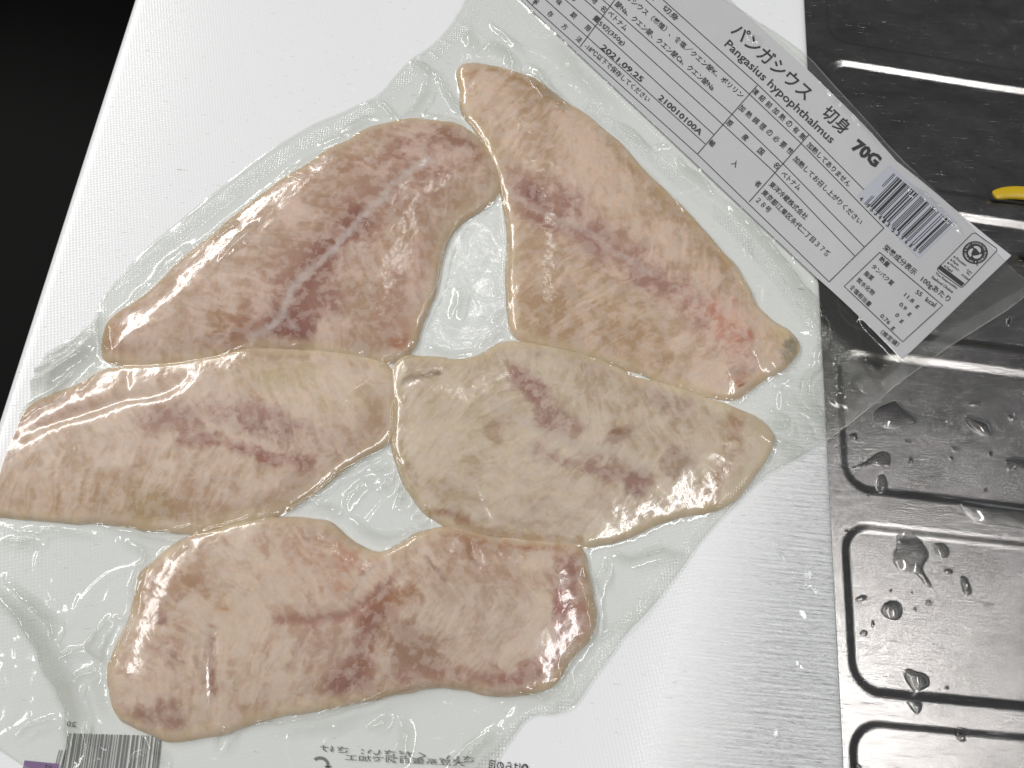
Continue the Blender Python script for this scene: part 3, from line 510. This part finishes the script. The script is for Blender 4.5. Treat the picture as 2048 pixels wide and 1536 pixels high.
# ------------------------------------------------------------------ the paper label and its print
label = empty('paper_label', 'white printed paper label with barcode and tables inside the flap at upper right', 'label')
obj('paper', grid_mesh('paper', GX[::2, ::2], GY[::2, ::2], (LZ + SUP)[::2, ::2], lab_sdf[::2, ::2]), PAPER, label)
texts = []
def text(s, p0, p1, h, parent=None, ink=None, bold=0.0, name='text_line', dz=.015, mirror=False):
    """A printed line whose box runs from p0 (lower left) to p1 (lower right), h photo pixels tall."""
    cu = bpy.data.curves.new(name, 'FONT'); cu.body = s; cu.resolution_u = 2; cu.size = 1; cu.offset = max(bold, .010)
    o = bpy.data.objects.new(name, cu); sc.collection.objects.link(o); texts.append((o, p0, p1, h, parent or label, ink or INK, name, dz, mirror))
def spread(s, c0, c1, h):                               # single characters set wide apart
    n = len(s); c0 = np.array(c0, float); c1 = np.array(c1, float); u = _n(c1 - c0); nrm = np.array([u[1], -u[0]])
    for k, ch in enumerate(s):
        c = c0 + (c1 - c0) * k / (n - 1); a = c - u * h * .47 - nrm * h * .5; b = c + u * h * .47 - nrm * h * .5
        text(ch, a, b, h, name='character')
text('パンガシウス', (1459, 66), (1609, 203), 31, bold=.012)
text('切身', (1639, 231), (1684, 273), 32, bold=.012)
text('70G', (1700, 298), (1749, 337), 27, bold=.05)
text('Pangasius hypophthalmus', (1444, 95), (1657, 292), 22, bold=.008)
text('-18℃以下で保存してください', (1167, 95), (1294, 206), 12.5)
text('2021.09.25', (1200, 97), (1281, 166), 12, bold=.02)
text('210010100A', (1315, 198), (1399, 272), 12, bold=.02)
text('5切(350g)', (1194, 51), (1244, 94), 13)
text('ベトナム', (1213, 29), (1249, 63), 12)
text('酸Na、クエン酸、クエン酸Ca、クエン酸Na', (1228, 11), (1423, 183), 13)
text('パンガシウス（養殖）、食塩／クエン酸K、ポリリン', (1228, -22), (1481, 198), 13)
text('パンガシウス　切身', (1220, -74), (1351, 44), 13)
spread('保存方法', (1072, 3), (1158, 79), 12); spread('賞味期限', (1089, -22), (1176, 57), 12); spread('量', (1190, 37), (1191, 38), 12) if False else None
text('量', (1184, 38), (1194, 47), 12, name='character'); text('容', (1138, -4), (1148, 5), 12, name='character')
spread('地名', (1189, 1), (1207, 18), 12)
spread('凍結前加熱の有無', (1511, 184), (1605, 273), 13); spread('加熱調理の必要性', (1484, 217), (1580, 302), 13)
spread('原産国名', (1459, 247), (1553, 331), 13); spread('輸入者', (1424, 287), (1516, 368), 13)
text('加熱してありません', (1611, 292), (1695, 375), 13); text('加熱してお召し上がりください', (1584, 320), (1718, 451), 13)
text('ベトナム', (1560, 350), (1596, 382), 12); text('東洋冷蔵株式会社', (1536, 371), (1609, 441), 13)
text('東京都江東区永代二丁目３７番', (1521, 387), (1654, 516), 13); text('２８号', (1510, 403), (1536, 427), 12)
text('栄養成分表示', (1764, 498), (1827, 552), 14); text('100gあたり', (1838, 564), (1894, 607), 15)
for s, a, b, h in (('熱量', (1756, 520), (1774, 536), 11), ('タンパク質', (1741, 535), (1782, 573), 11), ('脂質', (1726, 549), (1742, 563), 11), ('炭水化物', (1711, 562), (1744, 592), 11), ('食塩相当量', (1697, 576), (1737, 615), 11),
                   ('55', (1830, 587), (1841, 594), 9), ('kcal', (1849, 602), (1868, 615), 10), ('11.8  g', (1805, 594), (1834, 619), 11), ('0.9  g', (1795, 612), (1818, 634), 11), ('0  g', (1787, 633), (1802, 648), 11), ('0.76  g', (1757, 635), (1785, 662), 11), ('（推定値）', (1759, 667), (1793, 695), 11)):
    text(s, a, b, h)
# ruled lines
def lab_xyz(pts, dz=.007):
    a = np.array(pts, float); x, y, z = px_on(lab_z, a[:, 0], a[:, 1]); return np.stack([x, y, z + dz], -1)
def rule(pts, name='ruled_line', wpx=1.5, mat=None, parent=None, dz=.013):
    p = []
    for a, b in zip(pts[:-1], pts[1:]):
        n = max(2, int(np.hypot(b[0] - a[0], b[1] - a[1]) / 25))
        p += [(a[0] + (b[0] - a[0]) * k / n, a[1] + (b[1] - a[1]) * k / n) for k in range(n)]
    p.append(pts[-1]); p = np.array(p, float); t = np.gradient(p, axis=0); t /= np.hypot(*t.T)[:, None] + 1e-9; nn = np.stack([-t[:, 1], t[:, 0]], -1) * wpx / 2
    A = lab_xyz(p + nn, dz); B = lab_xyz(p - nn, dz); n = len(p); co = np.concatenate([A, B]); f = [(i, i + 1, n + i + 1, n + i) for i in range(n - 1)]
    return obj(name, mesh_from(name, co, f, False), mat or INK, parent or label)
for k, l in enumerate([[(1040, -12), (1064, 11), (1394, 308), (1658, 564)], [(1060, -28), (1173, 73), (1410, 288)], [(1068, -55), (1190, 52), (1427, 269)], [(1110, -52), (1206, 32), (1445, 249), (1550, 346), (1709, 512)], [(1150, -50), (1219, 12), (1465, 230), (1568, 330), (1728, 494)],
          [(1237, -50), (1291, 0), (1499, 189), (1603, 288), (1767, 456)], [(1272, -50), (1326, 0), (1516, 170), (1618, 269), (1728, 380)], [(1618, 269), (1498, 404)], [(1514, 171), (1395, 308)], [(1250, -28), (1160, 94)], [(1768, 456), (1658, 564)], [(1064, 11), (1075, -3)],
          [(1759, 505), (1885, 611), (1805, 684), (1688, 573), (1759, 505)]]):
    rule(l, dz=.0130 + .0002 * k)
# barcode sticker
st_ = empty('barcode_sticker', '', ''); del st_['label']; del st_['category']; bpy.data.objects.remove(st_)
def quad(pts, name, mat, parent, dz, n=6):
    (a, b, c, d) = [np.array(q, float) for q in pts]; g = []
    for j in range(n + 1):
        for i in range(n + 1):
            u, v = i / n, j / n; g.append((a * (1 - u) + b * u) * (1 - v) + (d * (1 - u) + c * u) * v)
    f = [(j * (n + 1) + i, j * (n + 1) + i + 1, (j + 1) * (n + 1) + i + 1, (j + 1) * (n + 1) + i) for j in range(n) for i in range(n)]
    return obj(name, mesh_from(name, lab_xyz(g, dz), f, False), mat, parent)
stk = quad([(1714, 392), (1837.5, 517), (1915, 443), (1780, 330)], 'barcode_sticker', STICKER, label, .009, 16)
Lc = ['0001101', '0011001', '0010011', '0111101', '0100011', '0110001', '0101111', '0111011', '0110111', '0001011']
Gc = [''.join('1' if q == '0' else '0' for q in c)[::-1] for c in Lc]; Rc = [''.join('1' if q == '0' else '0' for q in c) for c in Lc]
par = ['LLLLLL', 'LLGLGG', 'LLGGLG', 'LLGGGL', 'LGLLGG', 'LGGLLG', 'LGGGLL', 'LGLGLG', 'LGLGGL', 'LGGLGL']
code = '4953413539680'
bits = '101' + ''.join((Lc if p == 'L' else Gc)[int(d)] for p, d in zip(par[int(code[0])], code[1:7])) + '01010' + ''.join(Rc[int(d)] for d in code[7:]) + '101'
TLb, TRb, BRb, BLb = [np.array(q, float) for q in ((1787, 347), (1904, 446), (1839, 508), (1728, 408))]
co = []; fc = []; i = 0
while i < 95:
    if bits[i] == '1':
        j = i
        while j < 95 and bits[j] == '1': j += 1
        lo = 1.0 if (i < 3 or i >= 92 or 45 <= i < 50) else .95
        for u, vv in ((i, 0), (j, 0), (j, lo), (i, lo)):
            top = TLb + (TRb - TLb) * u / 95; bot = BLb + (BRb - BLb) * u / 95; co.append(top + (bot - top) * vv)
        n = len(co); fc.append((n - 4, n - 3, n - 2, n - 1)); i = j
    else: i += 1
obj('barcode', mesh_from('barcode', lab_xyz(co, .0145), fc, False), INK, stk)
for k, ch in enumerate(code):
    if k == 0: c = np.array([1722.5, 398.])
    elif k <= 6: c = np.array([1736, 412.]) + (np.array([1776, 450]) - np.array([1736, 412.])) * (k - 1) / 5
    else: c = np.array([1787, 461.]) + (np.array([1830, 499]) - np.array([1787, 461.])) * (k - 7) / 5
    u = _n((1, .88)); nr = np.array([u[1], -u[0]]); a = c - u * 2.8 - nr * 4.5; text(ch, a, a + u * 5.6, 9, parent=stk, name='digit', bold=.03, dz=.0155)
# certification mark
cm = rule([(1948.8 + .0, 466.2), (1952, 467), (1992, 496.5), (1994, 501), (1926, 573.5), (1921, 575), (1877, 543.5), (1874, 538), (1944, 467.5), (1948.8, 466.2)], 'certification_mark', 1.3)
def disc(c, r, name, mat, dz, r2=0, n=40):
    a = np.linspace(0, 2 * np.pi, n, endpoint=False); o = [(c[0] + math.cos(t) * r * 1.03, c[1] + math.sin(t) * r * .93) for t in a]
    i_ = [(c[0] + math.cos(t) * r2 * 1.03, c[1] + math.sin(t) * r2 * .93) for t in a]
    f = [(k, (k + 1) % n, n + (k + 1) % n, n + k) for k in range(n)]
    return obj(name, mesh_from(name, lab_xyz(o + i_, dz), f, False), mat, cm)
disc((1950, 505.4), 24.6, 'black_disc', INK, .0130, .01)
WHITE = PAPER
# three pale curved fish chasing each other round the disc
for k in range(3):
    t0 = k * 2.094 + .3; pts_o = []; pts_i = []
    for s in np.linspace(0, 1, 9):
        th = t0 + s * 1.85; rm = 12.0 - 3.2 * s; wd = 3.6 * math.sin(math.pi * min(1, s * .92 + .06)) ** .7 + (.9 if s < .1 else 0)
        for r_, L_ in ((rm + wd, pts_o), (rm - wd, pts_i)): L_.append((1950 + math.cos(th) * r_, 505.4 + math.sin(th) * r_ * .93))
    n = 9; obj('fish_emblem', mesh_from('fish_emblem', lab_xyz(pts_o + pts_i, .0150 + .0002 * k), [(i, i + 1, n + i + 1, n + i) for i in range(n - 1)], False), WHITE, cm)
ring = 'BEST AQUACULTURE PRACTICES • CERTIFIED • '
for k, ch in enumerate(ring):
    if ch == ' ': continue
    th = -2.6 + 2 * math.pi * k / len(ring); u = np.array([-math.sin(th), math.cos(th) * .93]); c = np.array([1950 + math.cos(th) * 18.4, 505.4 + math.sin(th) * 18.4 * .93])
    a = c - u * 1.3; text(ch, a, a + u * 2.6, 3.4, parent=cm, ink=WHITE, name='ring_letter', dz=.0165)
quad([(1874.5, 536.5), (1922.5, 573), (1929, 567), (1880, 530)], 'black_bar', INK, cm, .0130, 3)
u_ = _n((50, 37))
for s, p in (('Processor', (1911, 519)), ('Farm', (1904.5, 525)), ('Hatchery', (1898.5, 531)), ('Feed', (1892, 537.5))):
    Lp = {'Processor': 25, 'Farm': 13, 'Hatchery': 22, 'Feed': 13}[s]; p = np.array(p, float); text(s, p, p + u_ * Lp, 5.6, parent=cm, bold=.01)
    text('★', p - u_ * 7.5 + np.array([0, 0]), p - u_ * 1.5, 5.5, parent=cm, name='star')
text('Cert.', (1933, 541), (1943, 548.5), 4.5, parent=cm); text('No.', (1932, 547), (1938.5, 552), 4.5, parent=cm); text('P10366', (1922, 551.5), (1937, 562.5), 4.8, parent=cm)
text('The Responsible', (1869, 549), (1912, 580), 5.8, bold=.012); text('Seafood Choice', (1862, 556), (1904, 587), 5.8, bold=.012)
text('®', (1951, 530), (1954.5, 533), 3.6, parent=cm)

# print on the back of the bag, seen through it
back = empty('back_label', 'clear back label of the bag with barcode and reversed print, along the bottom', 'label')
def flat_xyz(pts, z):
    a = np.array(pts, float); x, y = p2w(a[:, 0], a[:, 1], z); return np.stack([x, y, np.full(len(x), z)], -1)
rnd = random.Random(4); co = []; fc = []; x_ = 104.0
while x_ < 312:
    wd = rnd.choice([2, 2, 3.2, 4.5, 6]); tb = 1500 if x_ < 118 else 1466; k = (x_ - 104) / 208
    y_t = tb + 6 * k; xt = x_ + 14 - 6 * k
    co += [(xt, y_t), (xt + wd, y_t), (x_ + wd - 2, 1560), (x_ - 2, 1560)]; n = len(co); fc.append((n - 4, n - 3, n - 2, n - 1)); x_ += wd + rnd.choice([2, 2, 3, 5])
obj('barcode', mesh_from('barcode', flat_xyz(co, .020), fc, False), GREYINK, back)
ps = mesh_from('purple_sticker', flat_xyz([(49, 1521), (118, 1528), (112, 1580), (36, 1580)], .022), [(0, 1, 2, 3)], False); obj('purple_sticker', ps, PURPLE, back)
text('さい。ください：さけ', (948, 1526), (640, 1503), 13, parent=back, ink=GREYINK, mirror=True)
text('大豆系蛋白剤で加工', (930, 1533), (690, 1521), 12, parent=back, ink=GREYINK, mirror=True)
text('◎はらの目', (1056, 1546), (978, 1538), 18, parent=back, ink=INK, mirror=True)
text('20', (152, 1455), (133, 1453), 11, parent=back, ink=GREYINK, mirror=True)
text('07', (103, 1543), (88, 1540), 11, parent=back, mirror=True, dz=.003)
a = np.linspace(-2.3, .3, 12); o1 = [(640 + math.cos(t) * 19, 1530 + math.sin(t) * 17) for t in a]; o2 = [(640 + math.cos(t) * 13, 1530 + math.sin(t) * 11) for t in a]
pts = o1 + o2 + [(648, 1532), (664, 1532), (657, 1541)]; f = [(i, i + 1, 12 + i + 1, 12 + i) for i in range(11)]
me = bpy.data.meshes.new('recycling_arrow'); me.from_pydata([tuple(v) for v in flat_xyz(pts, .021)], [], f + [(24, 25, 26)]); obj('recycling_arrow', me, GREYINK, back)

# turn the letters into meshes and fit each to its place
bpy.context.view_layer.update(); dg = bpy.context.evaluated_depsgraph_get()
for (o, p0, p1, h, parent, ink, name, dz, mirror) in texts:
    me = bpy.data.meshes.new_from_object(o.evaluated_get(dg)); n = len(me.vertices)
    bpy.data.objects.remove(o)
    if n == 0: continue
    c = np.empty(n * 3, np.float32); me.vertices.foreach_get('co', c); c = c.reshape(-1, 3); lo = c.min(0); hi = c.max(0)
    u = (c[:, 0] - lo[0]) / max(hi[0] - lo[0], 1e-6); v = (c[:, 1] - lo[1]) / max(hi[1] - lo[1], 1e-6)
    p0 = np.array(p0, float); p1 = np.array(p1, float); d = _n(p1 - p0); nr = np.array([d[1], -d[0]])
    if mirror: nr = -nr
    q = p0 + u[:, None] * (p1 - p0) + v[:, None] * h * nr
    if parent is back: w3 = flat_xyz(q, .021 + dz)
    else: w3 = lab_xyz(q, dz)
    me.vertices.foreach_set('co', w3.astype(np.float32).ravel()); me.materials.clear(); me.update()
    obj(name, me, ink, parent)

# ------------------------------------------------------------------ water on the steel
def drop(px_poly, label, h=.10, mat=WATER, z=None, group='water drops on the steel', cat='water drop'):
    p = smooth_poly(px_poly, 2); zz = SZ - .06 if z is None else z
    wpt = P(p, zz); c = wpt.mean(0); n = len(wpt); R_ = np.sqrt(((wpt - c) ** 2).sum(1)).mean()
    hh = min(h * 1.1, R_ * .55); co = []; rings = 9
    for k in range(rings):
        s = math.cos(k / rings * math.pi / 2); zc = math.sin(k / rings * math.pi / 2); s = s ** .8
        q = c + (wpt - c) * s; g = steel_height(q[:, 0], q[:, 1]) + SZ if z is None else np.full(n, z)
        co += [(a[0], a[1], b + hh * zc + .002) for a, b in zip(q, g)]
    g = float(steel_height(c[None, 0], c[None, 1])[0] + SZ) if z is None else z
    co.append((c[0], c[1], g + hh + .002)); g0 = len(co)
    f = [(k * n + i, k * n + (i + 1) % n, (k + 1) * n + (i + 1) % n, (k + 1) * n + i) for k in range(rings - 1) for i in range(n)]
    f = f if z is None and False else f
    f += [((rings - 1) * n + i, (rings - 1) * n + (i + 1) % n, g0 - 1) for i in range(n)]
    f.append(tuple(range(n))[::-1])
    me = bpy.data.meshes.new('water_drop'); me.from_pydata(co, [], f); me.polygons.foreach_set('use_smooth', np.array([True] * (len(f) - 1) + [False])); me.update()
    obj('water_drop', me, mat, label=label, category=cat, group=group)
def ell(cx, cy, rx, ry, an=0, seed=0):
    r = random.Random(seed + int(cx)); return [(cx + math.cos(t) * rx * k * math.cos(an) - math.sin(t) * ry * k * math.sin(an), cy + math.cos(t) * rx * k * math.sin(an) + math.sin(t) * ry * k * math.cos(an)) for t in np.linspace(0, 2 * np.pi, 9)[:-1] for k in (1 + r.uniform(-.1, .12),)]
def c4(pts): return [(1540 + a / 4.031, 700 + b / 4.031) for a, b in pts]
def c5(pts): return [(1540 + a / 3.368, 1080 + b / 3.368) for a, b in pts]
drop(c4([(815, 535), (860, 470), (950, 430), (1020, 400), (1100, 475), (1190, 540), (1195, 590), (1110, 608), (1035, 635), (920, 630), (865, 585)]), 'large three-cornered puddle just below the corner of the bag', .09)
drop(c4([(835, 850), (880, 815), (960, 815), (985, 870), (970, 950), (925, 925), (890, 940), (845, 915), (760, 945), (665, 968), (650, 945), (740, 915)]), 'thin puddle with a long tail above the oblong drop', .06)
drop(c4([(855, 1020), (905, 990), (940, 1030), (955, 1090), (930, 1150), (875, 1155), (850, 1110)]), 'oblong drop lying across the bright groove', .16)
drop(c4([(1545, 530), (1600, 525), (1700, 560), (1780, 590), (1800, 680), (1750, 700), (1670, 670), (1610, 620)]), 'long slanted drop, biggest one above the middle panel', .13)
drop(c4([(1590, 435), (1650, 410), (1715, 435), (1700, 458), (1620, 455)]), 'flat streak of water above the long slanted drop', .07)
drop(c4([(1880, 930), (1900, 870), (1960, 858), (2060, 865), (2200, 880), (2200, 1000), (2040, 985), (1970, 965), (1915, 980)]), 'long pool with rounded end at the right side', .11)
drop(c4([(1520, 1235), (1560, 1205), (1640, 1218), (1850, 1245), (2050, 1275), (2300, 1300), (2300, 1480), (2040, 1450), (1850, 1420), (1660, 1408), (1580, 1350), (1530, 1290)]), 'long pool filling the groove at the right side', .13)
drop(c5([(850, -40), (900, -60), (990, -40), (1050, 30), (1090, 110), (1035, 170), (1045, 235), (1110, 310), (1060, 325), (1025, 260), (975, 212), (900, 215), (845, 180), (820, 95), (865, 45)]), 'ragged brownish puddle, largest in the middle panel', .07)
drop(c5([(1105, 30), (1150, 5), (1215, 40), (1225, 110), (1170, 130), (1120, 95)]), 'faint flat drop right of the ragged puddle', .04)
drop(c5([(1165, 205), (1215, 180), (1255, 220), (1215, 235), (1180, 225)]), 'small torn film of water below the faint flat drop', .03)
drop(c5([(1280, 250), (1315, 232), (1345, 265), (1352, 320), (1375, 350), (1350, 378), (1310, 360), (1295, 300)]), 'bent finger-shaped drop at the right of the middle panel', .13)
drop(c5([(740, 470), (780, 420), (835, 397), (890, 430), (902, 480), (885, 530), (840, 547), (780, 525)]), 'biggest round drop in the middle panel', .24)
drop(c5([(905, 880), (940, 856), (985, 885), (1040, 890), (1080, 930), (1083, 985), (1040, 1008), (985, 1030), (940, 985), (908, 925)]), 'lumpy drop low in the middle panel', .20)
drop(c5([(900, 1078), (960, 1075), (1020, 1092), (1015, 1145), (980, 1185), (940, 1140)]), 'pointed drop hanging below the panel edge', .14)
drop(c5([(1238, 1258), (1290, 1258), (1360, 1288), (1310, 1305), (1330, 1360), (1290, 1368), (1255, 1330)]), 'hooked drop on the edge of the bottom panel', .13)
for cx, cy, rx, ry, an, lb in ((1708, 874, 10, 8, 0, 'round drop touching the seal of the bag'), (1822, 922, 6.5, 9, 0, 'upright oval bead left of the middle'), (1910, 898, 11, 7, .5, 'slanted oval bead under the long slanted drop'), (1816, 882, 6, 5, 0, 'faint bead above the upright oval one'),
     (1922, 872, 4, 4, 0, 'tiny bead just above the slanted oval bead'), (1903, 917, 5, 5, 0, 'tiny round bead just under the slanted oval bead'), (1981, 907, 5, 6.5, 0, 'small bead left of the long pool'), (2024, 836, 10, 7, .4, 'squarish bead near the right side, under a smaller round one'),
     (2031, 827, 5, 4, 0, 'tiny round bead on top of the squarish bead'), (1971, 981, 6, 5, 0, 'lone bead above the groove pool'), (1735, 991, 5, 6, 0, 'small bead left of the oblong drop on the ridge'), (1689, 892, 4.5, 5, 0, 'small bead by the corner of the board'), (1691, 1064, 5, 5, 0, 'small bead in the upper left corner of the middle panel'),
     (1725, 1196, 14, 6.5, -.2, 'dark flat leaf-shaped bead near the board'), (1859, 1205, 6.5, 7, 0, 'larger of two beads right of the biggest round drop'), (1832, 1218, 5, 5, 0, 'smaller of two beads right of the biggest round drop'), (1783, 1181, 3.5, 4, 0, 'tiny bead above the biggest round drop'), (1826, 1184, 3, 3.5, 0, 'tiny bead under the ragged puddle'),
     (1747, 1248, 4.5, 8, 0, 'narrow bead below the biggest round drop'), (1729, 1266, 8, 7.5, 0, 'round grey bead lowest left in the middle panel'), (1896, 1376, 5.5, 5, 0, 'small bead right of the lumpy drop'), (1880, 1380, 3, 2.5, 0, 'speck of water between the lumpy drop and a small bead'), (1716, 1536, 11, 9, 0, 'dark drop at the bottom edge in the lowest panel'),
     (2020, 640, 6, 11, .1, 'tall bead beside the label corner at far right'), (1960, 803, 4, 3, 0, 'tiny bead near the flat streak'), (1893, 843, 4, 3, 0, 'tiny bead below the flap seal')):
    drop(ell(cx, cy, rx, ry, an), lb, .16)
for k, (pts, lb) in enumerate(((c5([(30, 0), (60, 50), (100, 110), (118, 150), (95, 165), (70, 110), (35, 60)]), 'wormlike drop on the board below the bag seal'), (c5([(225, 200), (250, 190), (290, 230), (275, 270), (240, 260)]), 'dark drop on the board left of the middle panel'),
        (c5([(190, 480), (215, 465), (245, 500), (250, 530), (225, 535)]), 'small bent drop halfway down the board edge'), (c5([(165, 820), (185, 810), (215, 850), (235, 870), (200, 865)]), 'small slanted drop on the glossy part of the board'), (c5([(15, 1290), (45, 1250), (60, 1300), (40, 1340), (20, 1330)]), 'drop on the board near the bottom edge'),
        (c5([(225, 285), (280, 300), (330, 345), (320, 380), (290, 360), (250, 320)]), 'long slanted drop on the board by its edge'))):
    drop(pts, lb, .05, z=.003, mat=THINWATER, group='water drops on the cutting board')

# ------------------------------------------------------------------ yellow plastic thing at the right edge
def yellow():
    q = M('yellow_plastic'); q.set(Base_Color=(.56, .38, .012, 1), Roughness=.38, Normal=q.bump(q.noise(q.coord(), 6, 3), .3, .02))
    # rounded loop handle lying on the steel; only its near end shows
    path = [(1990, 388), (2020, 382), (2060, 384), (2110, 396), (2150, 425), (2160, 465), (2125, 498), (2088, 508), (2054, 500)]
    path2 = smooth_line(path, 3); w_ = P(path2, SZ + .2); n = len(w_); co = []; k = 10
    t = np.gradient(w_, axis=0); t /= np.hypot(*t.T)[:, None]; nn = np.stack([-t[:, 1], t[:, 0]], -1)
    for i in range(n):
        e_ = math.sin(math.pi * (i + .6) / (n + .2)) ** .35; rw, rh = .34 * e_ * (1 - .35 * i / n), .14 * e_
        for j in range(k):
            a = 2 * math.pi * j / k; co.append((w_[i, 0] + nn[i, 0] * rw * math.cos(a), w_[i, 1] + nn[i, 1] * rw * math.cos(a), SZ + .12 + rh * math.sin(a)))
    f = [(i * k + j, i * k + (j + 1) % k, (i + 1) * k + (j + 1) % k, (i + 1) * k + j) for i in range(n - 1) for j in range(k)]
    me = bpy.data.meshes.new('plastic_handle'); me.from_pydata(co, [], f + [tuple(range(k))[::-1], tuple(range((n - 1) * k, n * k))]); me.polygons.foreach_set('use_smooth', [True] * len(me.polygons)); me.update()
    obj('plastic_handle', me, q.m, label='rounded end of a yellow plastic handle on the steel at the right edge', category='handle')
yellow()
